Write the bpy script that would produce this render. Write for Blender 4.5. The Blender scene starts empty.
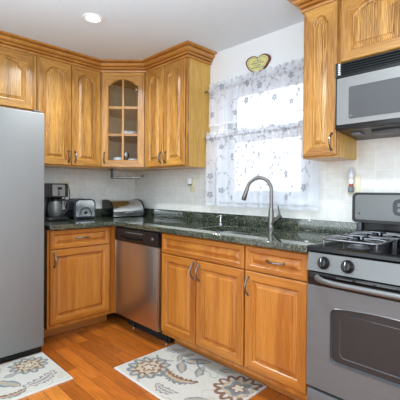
import bpy, bmesh, math, random
import numpy as np
from mathutils import Vector, Matrix
C = bpy.context.scene.collection
sc = bpy.context.scene
PI = math.pi

# ------------------------------------------------------------------ camera
CX, CY, CZ = 3.3665, -2.3059, 1.188
yaw, pit, rol = math.radians(45.2961), math.radians(-0.5939), math.radians(0.4844)
F = Vector((-math.sin(yaw)*math.cos(pit), math.cos(yaw)*math.cos(pit), math.sin(pit)))
R0 = Vector((math.cos(yaw), math.sin(yaw), 0)); U0 = R0.cross(F)
R1 = R0*math.cos(rol) + U0*math.sin(rol); U1 = U0*math.cos(rol) - R0*math.sin(rol)
cd = bpy.data.cameras.new('camera'); cam = bpy.data.objects.new('camera', cd); C.objects.link(cam)
m = Matrix((R1, U1, -F)).transposed().to_4x4(); m.translation = (CX, CY, CZ)
cam.matrix_world = m
cd.sensor_width = 36; cd.lens = 359.2474*36/400; cd.shift_y = -5.8154/400; cd.clip_start = .02
sc.camera = cam

# ------------------------------------------------------------------ light
w = bpy.data.worlds.new('world'); sc.world = w; w.use_nodes = True
bgn = w.node_tree.nodes['Background']; bgn.inputs[0].default_value = (.88, .95, 1, 1); bgn.inputs[1].default_value = 1.75

def area(name, loc, rot, sx, sy, power, col=(1, 1, 1), shape='RECTANGLE', spread=PI):
    l = bpy.data.lights.new(name, 'AREA'); l.shape = shape; l.size = sx
    if shape in ('RECTANGLE', 'ELLIPSE'): l.size_y = sy
    l.energy = power; l.color = col; l.spread = spread
    o = bpy.data.objects.new(name, l); C.objects.link(o); o.location = loc; o.rotation_euler = rot
    return o
# added fill panels behind the camera, lighting the kitchen from unseen wall openings
area('fill_front', (2.6, -4.45, 1.25), (math.radians(90), 0, 0), 3.6, 2.1, 34, (.76, .92, 1))
area('fill_right', (5.15, -2.2, 1.3), (math.radians(90), 0, math.radians(90)), 2.6, 1.8, 21, (.76, .92, 1))
area('ceiling_fill', (3.0, -2.7, 1.55), (PI, 0, 0), 3.0, 2.6, 72, (.72, .91, 1))  # added up-light without a fixture, brightens the ceiling
sc.view_settings.view_transform = 'Standard'
sc.view_settings.look = 'None'
sc.view_settings.gamma = 1
sc.view_settings.use_curve_mapping = False
sc.view_settings.exposure = 0.29
sc.cycles.max_bounces = 10
sc.cycles.transparent_max_bounces = 16
sc.cycles.sample_clamp_indirect = 4
sc.cycles.caustics_reflective = False
sc.cycles.caustics_refractive = False

# ------------------------------------------------------------------ materials
def lin(c):
    return tuple(((x/255)/12.92 if x/255 <= .04045 else ((x/255+.055)/1.055)**2.4) for x in c[:3]) + (1,)
class NT:
    def __init__(s, name):
        s.m = bpy.data.materials.new(name); s.m.use_nodes = True; s.t = s.m.node_tree; s.n = s.t.nodes
        s.b = s.n['Principled BSDF']; s.out = s.n['Material Output']
    def new(s, typ, **kw):
        n = s.n.new(typ)
        for k, v in kw.items(): setattr(n, k, v)
        return n
    def link(s, a, b): s.t.links.new(a, b)
    def math(s, op, a, b=None, clamp=False):
        n = s.new('ShaderNodeMath', operation=op, use_clamp=clamp)
        for i, x in enumerate((a, b)):
            if x is None: continue
            if isinstance(x, (int, float)): n.inputs[i].default_value = x
            else: s.link(x, n.inputs[i])
        return n.outputs[0]
    def mix(s, f, a, b, typ='MIX'):
        n = s.new('ShaderNodeMix', data_type='RGBA', blend_type=typ)
        for i, x in ((0, f), (6, a), (7, b)):
            if isinstance(x, (int, float)): n.inputs[i].default_value = x
            elif isinstance(x, tuple): n.inputs[i].default_value = x
            else: s.link(x, n.inputs[i])
        return n.outputs[2]
    def ramp(s, f, stops):
        n = s.new('ShaderNodeValToRGB'); e = n.color_ramp.elements
        while len(e) < len(stops): e.new(.5)
        for i, (p, c) in enumerate(stops): e[i].position = p; e[i].color = c if len(c) == 4 else c+(1,)
        s.link(f, n.inputs[0]); return n.outputs[0]
    def noise(s, vec, scale, detail=3, rough=.5, dist=0):
        n = s.new('ShaderNodeTexNoise'); n.inputs['Scale'].default_value = scale; n.inputs['Detail'].default_value = detail
        n.inputs['Roughness'].default_value = rough; n.inputs['Distortion'].default_value = dist
        if vec is not None: s.link(vec, n.inputs['Vector'])
        return n.outputs['Fac']
    def coord(s, scale=(1, 1, 1), rand=False, rot=(0, 0, 0), loc=(0, 0, 0)):
        t = s.new('ShaderNodeTexCoord'); v = t.outputs['Object']
        if rand:
            oi = s.new('ShaderNodeObjectInfo'); a = s.new('ShaderNodeVectorMath', operation='SCALE')
            a.inputs[0].default_value = (3.1, 5.3, 7.7); s.link(oi.outputs['Random'], a.inputs['Scale'])
            b = s.new('ShaderNodeVectorMath', operation='ADD'); s.link(v, b.inputs[0]); s.link(a.outputs[0], b.inputs[1]); v = b.outputs[0]
        mp = s.new('ShaderNodeMapping'); mp.inputs['Scale'].default_value = scale; mp.inputs['Rotation'].default_value = rot
        mp.inputs['Location'].default_value = loc
        s.link(v, mp.inputs[0]); return mp.outputs[0]
    def bump(s, h, strength=.3, dist=.002):
        n = s.new('ShaderNodeBump'); n.inputs['Strength'].default_value = strength; n.inputs['Distance'].default_value = dist
        s.link(h, n.inputs['Height']); s.link(n.outputs[0], s.b.inputs['Normal'])
    def set(s, **kw):
        for k, v in kw.items():
            i = s.b.inputs[k]
            if isinstance(v, (int, float, tuple)): i.default_value = v
            else: s.link(v, i)
        return s.m

def simple(name, col, rough=.5, metal=0., mottled=0., scale=30, **kw):
    n = NT(name); c = lin(col)
    if mottled:
        f = n.noise(n.coord(), scale, 4)
        dk = tuple(x*(1-mottled) for x in c[:3])+(1,); lt = tuple(min(1, x*(1+mottled)) for x in c[:3])+(1,)
        col_ = n.ramp(f, [(.3, dk), (.7, lt)])
    else: col_ = c
    return n.set(**{'Base Color': col_, 'Roughness': rough, 'Metallic': metal, **kw})

def wood(name, light, dark, axis='Z', cath=.5, fine=.5, rough=.32):
    n = NT(name)
    st = {'Z': (1, 1, .07), 'X': (.07, 1, 1), 'Y': (1, .07, 1)}[axis]
    v = n.coord(st, rand=True)
    f1 = n.noise(v, 130, 4, .6)
    f2 = n.noise(v, 14, 3, .5, .4)
    st2 = {'Z': (1, 1, .16), 'X': (.16, 1, 1), 'Y': (1, .16, 1)}[axis]
    wv = n.new('ShaderNodeTexWave', wave_type='BANDS', bands_direction={'Z': 'X', 'X': 'Z', 'Y': 'X'}[axis])
    n.link(n.coord(st2, rand=True), wv.inputs[0]); wv.inputs['Scale'].default_value = 36
    wv.inputs['Distortion'].default_value = 14; wv.inputs['Detail'].default_value = 2; wv.inputs['Detail Scale'].default_value = .7
    a = n.math('MULTIPLY', f1, fine); b = n.math('MULTIPLY', f2, 1-fine)
    s = n.math('ADD', a, b)
    s = n.math('ADD', n.math('MULTIPLY', s, 1-cath*.5), n.math('MULTIPLY', wv.outputs['Fac'], cath*.5))
    mid = tuple((x+y)/2 for x, y in zip(lin(light), lin(dark)))
    col = n.ramp(s, [(.36, lin(dark)), (.49, mid), (.62, lin(light))])
    n.bump(f1, .12, .001)
    return n.set(**{'Base Color': col, 'Roughness': rough, 'Coat Weight': .25, 'Coat Roughness': .2})

OAK_L, OAK_D = (202, 150, 74), (138, 86, 30)
M = {}
M['oak'] = wood('golden_oak', OAK_L, OAK_D, 'Z', .16)
M['oak_rail'] = wood('golden_oak_rail', OAK_L, OAK_D, 'X', .16)
M['oak_panel'] = wood('golden_oak_panel', (214, 162, 86), (124, 76, 26), 'Z', .30)
M['oak_side'] = wood('golden_oak_side', (216, 172, 84), (186, 138, 58), 'Z', .15)
M['oak_crown'] = wood('golden_oak_crown', (196, 138, 66), (162, 102, 40), 'X', .1)
BL, BD = (178, 114, 43), (138, 76, 21)
M['honey'] = wood('honey_wood', BL, BD, 'Z', .2, .35)
M['honey_rail'] = wood('honey_wood_rail', BL, BD, 'X', .2, .35)
M['honey_panel'] = wood('honey_wood_panel', (186, 122, 50), (148, 84, 24), 'Z', .18, .3)
M['honey_lightened'] = wood('honey_toe', (192, 122, 56), (164, 98, 42), 'X', .2)  # same honey wood, colour lightened against the shade in the toe recess
M['inside'] = simple('cabinet_interior', (232, 204, 160), .6, mottled=.08)

def wall_mat():
    n = NT('painted_wall'); f = n.noise(n.coord(), 60, 4)
    n.bump(f, .05, .001)
    return n.set(**{'Base Color': lin((226, 228, 230)), 'Roughness': .75})
M['wall'] = wall_mat()
M['ceiling'] = simple('ceiling_paint', (220, 230, 238), .85, mottled=.01)
M['white'] = simple('white_paint', (238, 240, 242), .4, mottled=.01)
M['steel'] = None
def steel(name, col=(178, 178, 178), rough=.3, axis='X', contrast=.06, metal=.8):
    n = NT(name)
    st = {'X': (.02, 1, 1), 'Z': (1, 1, .02), 'Y': (1, .02, 1)}[axis]
    f = n.noise(n.coord(st), 400, 2)
    c = lin(col); col_ = n.ramp(f, [(.3, tuple(x*(1-contrast) for x in c[:3])), (.7, tuple(min(1, x*(1+contrast)) for x in c[:3]))])
    r = n.math('ADD', n.math('MULTIPLY', f, .04), rough-.02)
    return n.set(**{'Base Color': col_, 'Roughness': r, 'Metallic': metal})
M['steel'] = steel('brushed_steel', (112, 113, 113), .36, metal=.5)
M['steel_door'] = steel('brushed_steel_door', (102, 103, 105), .42, metal=.35)
M['steel_light'] = steel('brushed_steel_light', (134, 133, 132), .4, metal=.6)
M['steel_warm'] = steel('brushed_steel_warm', (204, 194, 184), .30, contrast=.02, metal=1.)
M['fridge'] = steel('fridge_steel', (127, 128, 128), .55, 'Z', .02, .25)
M['chrome'] = simple('chrome', (215, 215, 218), .09, 1., mottled=.02)
M['nickel'] = simple('brushed_nickel', (126, 123, 120), .28, 1., mottled=.03)
M['black'] = simple('black_plastic', (22, 22, 24), .3, mottled=.1)
M['black_gloss'] = simple('black_gloss', (14, 14, 16), .16, mottled=.1)
M['black_matte'] = simple('black_matte', (18, 18, 18), .7, mottled=.1)
M['iron'] = simple('cast_iron', (130, 130, 134), .24, .9, mottled=.1)
M['dark_grey'] = simple('dark_grey', (66, 66, 70), .4, mottled=.08)
M['dark_glass'] = simple('dark_glass', (34, 35, 37), .2, .0, mottled=.05)
M['mw_glass'] = simple('microwave_glass', (74, 74, 76), .18, .0, mottled=.04, scale=300)
M['cream'] = simple('cream_plastic', (222, 214, 186), .45, mottled=.02)
M['white_pl'] = simple('white_plastic', (240, 240, 244), .35, mottled=.01)
M['toaster_end'] = simple('toaster_end_plastic', (44, 47, 60), .25, mottled=.1)
M['porcelain'] = simple('porcelain', (222, 228, 236), .2, mottled=.03)
M['blue_porcelain'] = simple('blue_porcelain', (130, 150, 180), .2, mottled=.05)
M['red_pl'] = simple('red_plastic', (170, 50, 40), .4, mottled=.02)
M['grey_pl'] = simple('grey_plastic', (110, 116, 124), .4, mottled=.02)
M['maroon'] = simple('maroon_paint', (104, 44, 40), .45, mottled=.08)
M['plaque'] = simple('plaque_yellow', (208, 202, 132), .6, mottled=.06, scale=60)
M['ink'] = simple('plaque_ink', (98, 108, 118), .7, mottled=.05)

def glass(name, tint=(1, 1, 1), fac=.12, ior=1.45):
    n = NT(name); tr = n.new('ShaderNodeBsdfTransparent'); tr.inputs[0].default_value = tint+(1,)
    gl = n.new('ShaderNodeBsdfGlossy'); gl.inputs['Roughness'].default_value = .02
    fr = n.new('ShaderNodeFresnel'); fr.inputs[0].default_value = ior
    mx = n.new('ShaderNodeMixShader'); n.link(n.math('ADD', fr.outputs[0], fac, True), mx.inputs[0])
    n.link(tr.outputs[0], mx.inputs[1]); n.link(gl.outputs[0], mx.inputs[2]); n.link(mx.outputs[0], n.out.inputs[0])
    return n.m
M['glass'] = glass('window_glass', (1, 1, 1), 0)
M['cab_glass'] = glass('cabinet_glass', (.96, .96, .96), .0, 1.16)
M['clear'] = glass('clear_glass', (.92, .93, .96), .1)

M['frosted'] = simple('frosted_bulb', (206, 208, 218), .15, 0, .03)
def emit(name, col, s):
    n = NT(name); return n.set(**{'Base Color': col+(1,), 'Emission Color': col+(1,), 'Emission Strength': s})
M['lamp'] = emit('lamp_glow', (1, .97, .93), 6)
M['display'] = emit('clock_display', (.05, .3, .25), .4)

def granite():
    n = NT('green_granite'); v = n.coord()
    vo = n.new('ShaderNodeTexVoronoi'); vo.inputs['Scale'].default_value = 240; n.link(v, vo.inputs[0])
    sp = n.new('ShaderNodeSeparateColor'); n.link(vo.outputs['Color'], sp.inputs[0])
    f = n.noise(v, 55, 4, .6)
    s = n.math('ADD', n.math('MULTIPLY', sp.outputs[0], .6), n.math('MULTIPLY', f, .5))
    col = n.ramp(s, [(.25, lin((22, 26, 22))), (.5, lin((42, 48, 40))), (.7, lin((70, 78, 64))), (.9, lin((132, 134, 112)))])
    return n.set(**{'Base Color': col, 'Roughness': .02, 'IOR': 1.8})
M['granite'] = granite()

def tiles(name, ax, s=.108):
    n = NT(name); t = n.new('ShaderNodeTexCoord'); sp = n.new('ShaderNodeSeparateXYZ'); n.link(t.outputs['Object'], sp.inputs[0])
    cb = n.new('ShaderNodeCombineXYZ'); n.link(sp.outputs[ax], cb.inputs[0]); n.link(sp.outputs['Z'], cb.inputs[1])
    mp = n.new('ShaderNodeMapping'); mp.inputs['Location'].default_value = (.03, -.025, 0); n.link(cb.outputs[0], mp.inputs[0])
    br = n.new('ShaderNodeTexBrick'); br.offset = 0; br.inputs['Scale'].default_value = 1
    br.inputs['Brick Width'].default_value = s; br.inputs['Row Height'].default_value = s
    br.inputs['Mortar Size'].default_value = .0022; br.inputs['Mortar Smooth'].default_value = .3
    br.inputs['Color1'].default_value = lin((224, 222, 217)); br.inputs['Color2'].default_value = lin((230, 228, 224))
    br.inputs['Mortar'].default_value = lin((240, 240, 240)); n.link(mp.outputs[0], br.inputs[0])
    f = n.noise(t.outputs['Object'], 22, 5, .6)
    dk = n.ramp(f, [(.35, (.93, .915, .89)), (.6, (1, 1, 1))])
    col = n.mix(1., br.outputs['Color'], dk, 'MULTIPLY')
    n.bump(br.outputs['Fac'], .35, -.002)
    return n.set(**{'Base Color': col, 'Roughness': .3})
M['tile_x'] = tiles('tile_back', 'X'); M['tile_y'] = tiles('tile_left', 'Y')

def floor_mat():
    n = NT('wood_plank_floor'); v = n.coord(loc=(.37, .04, 0))
    br = n.new('ShaderNodeTexBrick'); br.offset = .37; br.offset_frequency = 2; br.squash = 1
    br.inputs['Scale'].default_value = 1; br.inputs['Brick Width'].default_value = .56; br.inputs['Row Height'].default_value = .09
    br.inputs['Mortar Size'].default_value = .0012; br.inputs['Mortar Smooth'].default_value = .1; br.inputs['Bias'].default_value = 0
    br.inputs['Color1'].default_value = (0, 0, 0, 1); br.inputs['Color2'].default_value = (1, 1, 1, 1); br.inputs['Mortar'].default_value = (.5, .5, .5, 1)
    n.link(v, br.inputs[0])
    base = n.ramp(br.outputs['Color'], [(0, lin((150, 80, 28))), (.35, lin((172, 94, 32))), (.8, lin((182, 102, 37))), (1, lin((198, 122, 50)))])
    g = n.noise(n.coord((.06, 1, 1)), 90, 4, .6, .3); g2 = n.noise(n.coord((.2, 1, 1)), 14, 3, .6, 1.)
    gr = n.ramp(n.math('ADD', n.math('MULTIPLY', g, .5), n.math('MULTIPLY', g2, .5)), [(.34, (.66, .62, .56)), (.6, (1.06, 1.06, 1.06))])
    c = n.mix(1., base, gr, 'MULTIPLY')
    c = n.mix(br.outputs['Fac'], c, lin((86, 44, 20)))
    n.bump(br.outputs['Fac'], .3, -.001)
    return n.set(**{'Base Color': c, 'Roughness': .24, 'Coat Weight': .3, 'Coat Roughness': .15})
M['floor'] = floor_mat()

def vcol(name, rough=.95, bump=True):
    n = NT(name); a = n.new('ShaderNodeVertexColor', layer_name='pattern')
    f = n.noise(n.coord(), 260, 3)
    c = n.mix(1., a.outputs[0], n.ramp(f, [(.3, (.84, .84, .84)), (.7, (1, 1, 1))]), 'MULTIPLY')
    if bump: n.bump(f, .6, .003)
    return n.set(**{'Base Color': c, 'Roughness': rough})
M['rug'] = vcol('woven_rug')
def sheer(name, base):
    n = NT(name); a = n.new('ShaderNodeVertexColor', layer_name='pattern')
    sp = n.new('ShaderNodeSeparateColor'); n.link(a.outputs[0], sp.inputs[0]); e = sp.outputs[0]
    col = n.mix(e, lin((236, 238, 246)), lin((116, 118, 130)))
    d = n.new('ShaderNodeBsdfDiffuse'); t = n.new('ShaderNodeBsdfTranslucent'); tr = n.new('ShaderNodeBsdfTransparent')
    n.link(col, d.inputs[0]); n.link(col, t.inputs[0])
    m1 = n.new('ShaderNodeMixShader'); n.link(n.math('SUBTRACT', .42, n.math('MULTIPLY', e, .34)), m1.inputs[0]); n.link(d.outputs[0], m1.inputs[1]); n.link(t.outputs[0], m1.inputs[2])
    m2 = n.new('ShaderNodeMixShader'); fac = n.math('ADD', n.math('MULTIPLY', e, 1-base-.05), n.math('ADD', n.math('MULTIPLY', sp.outputs[1], .3), base), True)
    n.link(fac, m2.inputs[0]); n.link(tr.outputs[0], m2.inputs[1]); n.link(m1.outputs[0], m2.inputs[2])
    n.link(m2.outputs[0], n.out.inputs[0]); return n.m
M['sheer'] = sheer('sheer_curtain', .58)

# ------------------------------------------------------------------ mesh helpers
class MB:
    def __init__(s): s.b = bmesh.new(); s.mats = []
    def mi(s, mat):
        if mat not in s.mats: s.mats.append(mat)
        return s.mats.index(mat)
    def _add(s, fn, mat):
        before = set(s.b.faces); fn(); i = s.mi(mat)
        for f in s.b.faces:
            if f not in before: f.material_index = i
    def box(s, x0, x1, y0, y1, z0, z1, mat, bev=0., mtx=None):
        x0, x1 = sorted((x0, x1)); y0, y1 = sorted((y0, y1)); z0, z1 = sorted((z0, z1))
        i = s.mi(mat)
        r = bmesh.ops.create_cube(s.b, size=1)
        vs = r['verts']
        for v in vs: v.co = Vector(((x0+x1)/2+v.co.x*(x1-x0), (y0+y1)/2+v.co.y*(y1-y0), (z0+z1)/2+v.co.z*(z1-z0)))
        fs = set(f for v in vs for f in v.link_faces)
        if bev:
            es = list(set(e for v in vs for e in v.link_edges))
            r = bmesh.ops.bevel(s.b, geom=es, offset=min(bev, .45*min(x1-x0, y1-y0, z1-z0)), segments=2, affect='EDGES', profile=.5)
            vs = list(set(r['verts']) | set(v for v in vs if v.is_valid))
            fs = set(f for v in vs for f in v.link_faces)
        for f in fs: f.material_index = i
        if mtx is not None:
            for v in vs: v.co = mtx @ v.co
        return s
    def tube(s, pts, r, mat, seg=10, closed=False, caps=True, flat=1.):
        pts = [Vector(p) for p in pts]; n = len(pts); rs = r if isinstance(r, (list, tuple)) else [r]*n
        i = s.mi(mat); rings = []; up = None
        for k, p in enumerate(pts):
            if closed: t = pts[(k+1) % n]-pts[k-1]
            else: t = pts[min(k+1, n-1)]-pts[max(k-1, 0)]
            t.normalize()
            if up is None:
                up = Vector((0, 0, 1)) if abs(t.z) < .9 else Vector((1, 0, 0))
            a = (up - t*up.dot(t)).normalized(); up = a; b = t.cross(a)
            rings.append([s.b.verts.new(p + (a*math.cos(2*PI*j/seg)*flat + b*math.sin(2*PI*j/seg))*rs[k]) for j in range(seg)])
        m_ = n if closed else n-1
        for k in range(m_):
            A, B = rings[k], rings[(k+1) % n]
            for j in range(seg):
                s.b.faces.new((A[j], A[(j+1) % seg], B[(j+1) % seg], B[j])).material_index = i
        if caps and not closed:
            s.b.faces.new(rings[0][::-1]).material_index = i; s.b.faces.new(rings[-1]).material_index = i
        return s
    def cyl(s, p0, p1, r, mat, seg=20, r2=None): return s.tube([p0, p1], [r, r if r2 is None else r2], mat, seg)
    def lathe(s, prof, org, mat, seg=24, axis='Z', mats=None):
        i = s.mi(mat); rings = []; org = Vector(org)
        def P(r, h, a):
            c, d = r*math.cos(a), r*math.sin(a)
            return org + Vector({'Z': (c, d, h), 'Y': (c, -h, d), 'X': (h, c, d)}[axis])   # Y axis: h grows toward -Y (front)
        for r, h in prof:
            if r < 1e-6: rings.append([s.b.verts.new(P(0, h, 0))])
            else: rings.append([s.b.verts.new(P(r, h, 2*PI*j/seg)) for j in range(seg)])
        for k in range(len(rings)-1):
            A, B = rings[k], rings[k+1]; ii = i if not mats else s.mi(mats[k])
            for j in range(seg):
                j2 = (j+1) % seg
                vs = [A[j % len(A)], A[j2 % len(A)], B[j2 % len(B)], B[j % len(B)]]
                u = []
                for v in vs:
                    if v not in u: u.append(v)
                if len(u) > 2: s.b.faces.new(u).material_index = ii
        return s
    def prism(s, poly, a, b, mat, axis='Y', sidemat=None):
        """poly in the plane of the two other axes; Y: (x,z), X: (y,z), Z: (x,y)"""
        i = s.mi(mat); j_ = s.mi(sidemat or mat)
        def P(p, h): return {'Y': (p[0], h, p[1]), 'X': (h, p[0], p[1]), 'Z': (p[0], p[1], h)}[axis]
        A = [s.b.verts.new(P(p, a)) for p in poly]; B = [s.b.verts.new(P(p, b)) for p in poly]
        s.b.faces.new(A).material_index = i; s.b.faces.new(B[::-1]).material_index = i
        n = len(poly)
        for k in range(n): s.b.faces.new((A[k], B[k], B[(k+1) % n], A[(k+1) % n])).material_index = j_
        return s
    def build(s, name, parent=None, sharp=32, recalc=True):
        if recalc: bmesh.ops.recalc_face_normals(s.b, faces=s.b.faces)
        for f in s.b.faces: f.smooth = True
        for e in s.b.edges:
            if len(e.link_faces) == 2 and e.calc_face_angle(0) > math.radians(sharp): e.smooth = False
        me = bpy.data.meshes.new(name); s.b.to_mesh(me); s.b.free()
        for mt in s.mats: me.materials.append(mt)
        o = bpy.data.objects.new(name, me); C.objects.link(o)
        if parent is not None: o.parent = parent
        return o

def tag(o, label=None, cat=None, group=None, kind=None):
    if label: o['label'] = label
    if cat: o['category'] = cat
    if group: o['group'] = group
    if kind: o['kind'] = kind
    return o
def thing(name, label, cat, loc=(0, 0, 0), rz=0, group=None):
    o = bpy.data.objects.new(name, None); C.objects.link(o); o.location = loc; o.rotation_euler = (0, 0, rz)
    o.empty_display_size = .05
    return tag(o, label, cat, group)
def rrect(x0, x1, z0, z1, r, n=6):
    if not isinstance(r, (list, tuple)): r = [r]*4
    out = []
    for (cx, cz, a0, rr) in ((x1-r[0], z0+r[0], -90, r[0]), (x1-r[1], z1-r[1], 0, r[1]), (x0+r[2], z1-r[2], 90, r[2]), (x0+r[3], z0+r[3], 180, r[3])):
        for k in range(n+1):
            a = math.radians(a0+90*k/n); out.append((cx+rr*math.cos(a), cz+rr*math.sin(a)))
    return out

# ------------------------------------------------------------------ key sizes
H = 2.3896; UF = .2916; UB = .2716; ZU = 1.389; ZT = 2.315; WC = .582
CT = .914; CB = .876; XS = 2.462

# ------------------------------------------------------------------ the room
def S(o): return tag(o, kind='structure')
RX, FY = 5.3, -4.6
S(MB().box(-.1, RX+.1, FY-.1, .1, -.06, 0, M['floor']).build('floor'))
S(MB().box(-.1, RX+.1, FY-.1, .1, H, H+.08, M['ceiling']).build('ceiling'))
S(MB().box(-.1, 0, FY-.1, .1, 0, H, M['wall']).build('wall_left'))
WX0, WX1, WZ0, WZ1 = 1.33, 2.10, 1.12, 2.04
b = MB()
b.box(0, WX0, 0, .12, 0, H, M['wall']).box(WX1, RX, 0, .12, 0, H, M['wall'])
b.box(WX0, WX1, 0, .12, 0, WZ0, M['wall']).box(WX0, WX1, 0, .12, WZ1, H, M['wall'])
S(b.build('wall_back'))
b = MB(); b.box(0, .8, FY-.1, FY, 0, H, M['wall']).box(4.4, RX, FY-.1, FY, 0, H, M['wall']).box(.8, 4.4, FY-.1, FY, 2.3, H, M['wall'])
S(b.build('wall_front'))
b = MB(); b.box(RX, RX+.1, FY, -3.5, 0, H, M['wall']).box(RX, RX+.1, -.9, .0, 0, H, M['wall'])
b.box(RX, RX+.1, -3.5, -.9, 0, .4, M['wall']).box(RX, RX+.1, -3.5, -.9, 2.2, H, M['wall'])
S(b.build('wall_right'))
b = MB(); b.box(.008, 1.235, -.008, 0, .8, ZU+.01, M['tile_x']).box(1.235, 2.19, -.008, 0, .8, WZ0-.035, M['tile_x']).box(2.19, 3.6, -.008, 0, .8, ZU+.2, M['tile_x'])
S(b.build('trim_1'))
S(MB().box(0, .008, -1.95, -.0, .8, ZU+.01, M['tile_y']).build('trim_2'))

# window
wd = tag(bpy.data.objects.new('window_1', None), kind='structure'); C.objects.link(wd)
b = MB(); cw = .055
b.box(WX0-cw, WX0+.01, -.018, .0, WZ0-.02, WZ1+cw, M['white'], .004).box(WX1-.01, WX1+cw, -.018, .0, WZ0-.02, WZ1+cw, M['white'], .004)
b.box(WX0-cw, WX1+cw, -.02, .0, WZ1-.01, WZ1+cw, M['white'], .004)
b.build('window_casing', wd)
MB().box(WX0-cw-.01, WX1+cw+.01, -.035, .06, WZ0-.03, WZ0+.0, M['white'], .005).build('window_sill', wd)
b = MB()
for x0, x1 in ((WX0, WX0+.03), (WX1-.03, WX1)): b.box(x0, x1, .0, .12, WZ0, WZ1, M['white'])
b.box(WX0+.03, WX1-.03, .0, .12, WZ1-.02, WZ1, M['white']); b.box(WX0+.03, WX1-.03, .0, .12, WZ0, WZ0+.02, M['white'])
b.build('window_frame', wd)
def sash(z0, z1, y, tr=.035, br=.045):
    b = MB(); x0, x1 = WX0+.03, WX1-.03; s_ = .035
    b.box(x0, x0+s_, y, y+.03, z0, z1, M['white'], .003).box(x1-s_, x1, y, y+.03, z0, z1, M['white'], .003)
    b.box(x0+s_, x1-s_, y, y+.03, z0, z0+br, M['white'], .003).box(x0+s_, x1-s_, y, y+.03, z1-tr, z1, M['white'], .003)
    o = b.build('window_sash', wd)
    MB().box(x0+s_, x1-s_, y+.013, y+.017, z0+br, z1-tr, M['glass']).build('window_pane', o)
    return o
lo = sash(WZ0+.02, 1.66, .03, .07, .05); sash(1.60, WZ1-.02, .065, .035, .10)
b = MB(); b.box(1.40, 1.425, .034, .058, 1.661, 1.715, M['dark_grey'], .004).box(1.38, 1.45, .034, .058, 1.6605, 1.672, M['dark_grey'])
b.build('sash_lock', wd)

# ------------------------------------------------------------------ cabinet builders
def outline(x0, x1, z0, z1, A, n=22):
    pts = [(x0, z0), (x1, z0)]
    for k in range(n+1):
        u = 1-2*k/n; x = (x0+x1)/2+(x1-x0)/2*u; a = abs(u)
        if A:
            if a > .93: s_ = 0
            elif a > .80: s_ = .30*((.93-a)/.13)**2
            else: s_ = .30+.70*(1-(a/.80)**2)**.8
            z = z1-A+A*s_
        else: z = z1
        pts.append((x, z))
    return pts
def door_mesh(w_, h, arch, mats, sw=.055, glassy=False, top=None):
    st, ra, pa = mats; b = MB(); top = sw if top is None else top
    def loop(d, y, A, inner):
        pts = outline(d, w_-d, d, h-d-(top-sw if inner else 0), A)
        return [b.b.verts.new((p[0], y, p[1])) for p in pts]
    L = [(0, 0, 0, 0, st), (0, -.016, 0, 0, st), (.005, -.02, 0, 0, st), (sw, -.02, arch, 1, None), (sw+.002, -.018, arch, 1, st), (sw+.008, -.007, arch, 1, st)]
    if not glassy: L += [(sw+.014, -.005, arch, 1, pa), (sw+.016, -.006, arch, 1, pa), (sw+.034, -.0145, arch, 1, pa), (sw+.036, -.0185, arch, 1, pa)]
    else: L += [(sw+.008, 0, arch, 1, st)]
    prev = None; first = None
    for d, y, A, inn, mt in L:
        cur = loop(d, y, A, inn)
        if prev:
            n = len(cur)
            for k in range(n):
                k2 = (k+1) % n
                if mt is None: mm = ra if (k == 0 or (2 <= k < n-1)) else st
                else: mm = mt
                b.b.faces.new((prev[k], prev[k2], cur[k2], cur[k])).material_index = b.mi(mm)
        else: first = cur
        prev = cur
    if glassy:
        n = len(cur)
        for k in range(n): b.b.faces.new((cur[k], cur[(k+1) % n], first[(k+1) % n], first[k])).material_index = b.mi(st)
    else:
        b.b.faces.new(prev).material_index = b.mi(pa); b.b.faces.new(first[::-1]).material_index = b.mi(st)
    return b
def handle(parent, x, z, L=.095, horiz=False, y=-.02):
    b = MB(); pts = []; rs = []
    for k in range(13):
        t = -1+2*k/12; d = .026*(1-abs(t)**2.6); r = .0038+.0022*(1-t*t)
        p = (t*L/2, y-.003-d) ; rs.append(r+ (.003 if abs(t) > .9 else 0))
        pts.append((x+p[0], p[1], z) if horiz else (x, p[1], z+p[0]))
    b.tube(pts, rs, M['nickel'], 8)
    for t in (-1, 1):
        q = (x+t*L/2, y, z) if horiz else (x, y, z+t*L/2)
        b.lathe([(0, .0045), (.0075, .004), (.009, 0)], q, M['nickel'], 10, 'Y')
    return tag(b.build('handle', parent), 'brushed nickel bow handle')
OAK = (M['oak'], M['oak_rail'], M['oak_panel']); HON = (M['honey'], M['honey_rail'], M['honey_panel'])
def add_door(root, x0, x1, z0, z1, arch=.05, mats=OAK, hx=None, hz=None, yoff=0, name='door', horiz=False, sw=.055, L=.095):
    o = door_mesh(x1-x0, z1-z0, arch, mats, sw).build(name, root); o.location = (x0, yoff, z0)
    if hx is not None: handle(o, hx-x0, hz-z0, L, horiz)
    return o

# local frame of every cabinet: x along its front, front face at y = 0 looking to -y, back at +depth
def upper(label, loc, rz, width, z0, z1, doors, arch=.055, depth=UB, group=None, handles=()):
    t = thing('wall_cabinet', label, 'cabinet', loc, rz, group)
    b = MB()
    b.box(0, width, .018, depth-.004, z0, z1, M['oak_side'])
    b.box(0, .03, 0, .018, z0, z1, M['oak']).box(width-.03, width, 0, .018, z0, z1, M['oak'])
    b.box(.03, width-.03, 0, .018, z0, z0+.03, M['oak_rail']).box(.03, width-.03, 0, .018, z1-.04, z1, M['oak_rail'])
    b.build('cabinet_body', t)
    for (x0, x1, hx) in doors:
        add_door(t, x0, x1, z0+.012, min(z1, 2.293), arch, OAK, hx, z0+.09)
    return t
G = 'arched oak wall cabinets'
LA = PI/2
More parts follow.
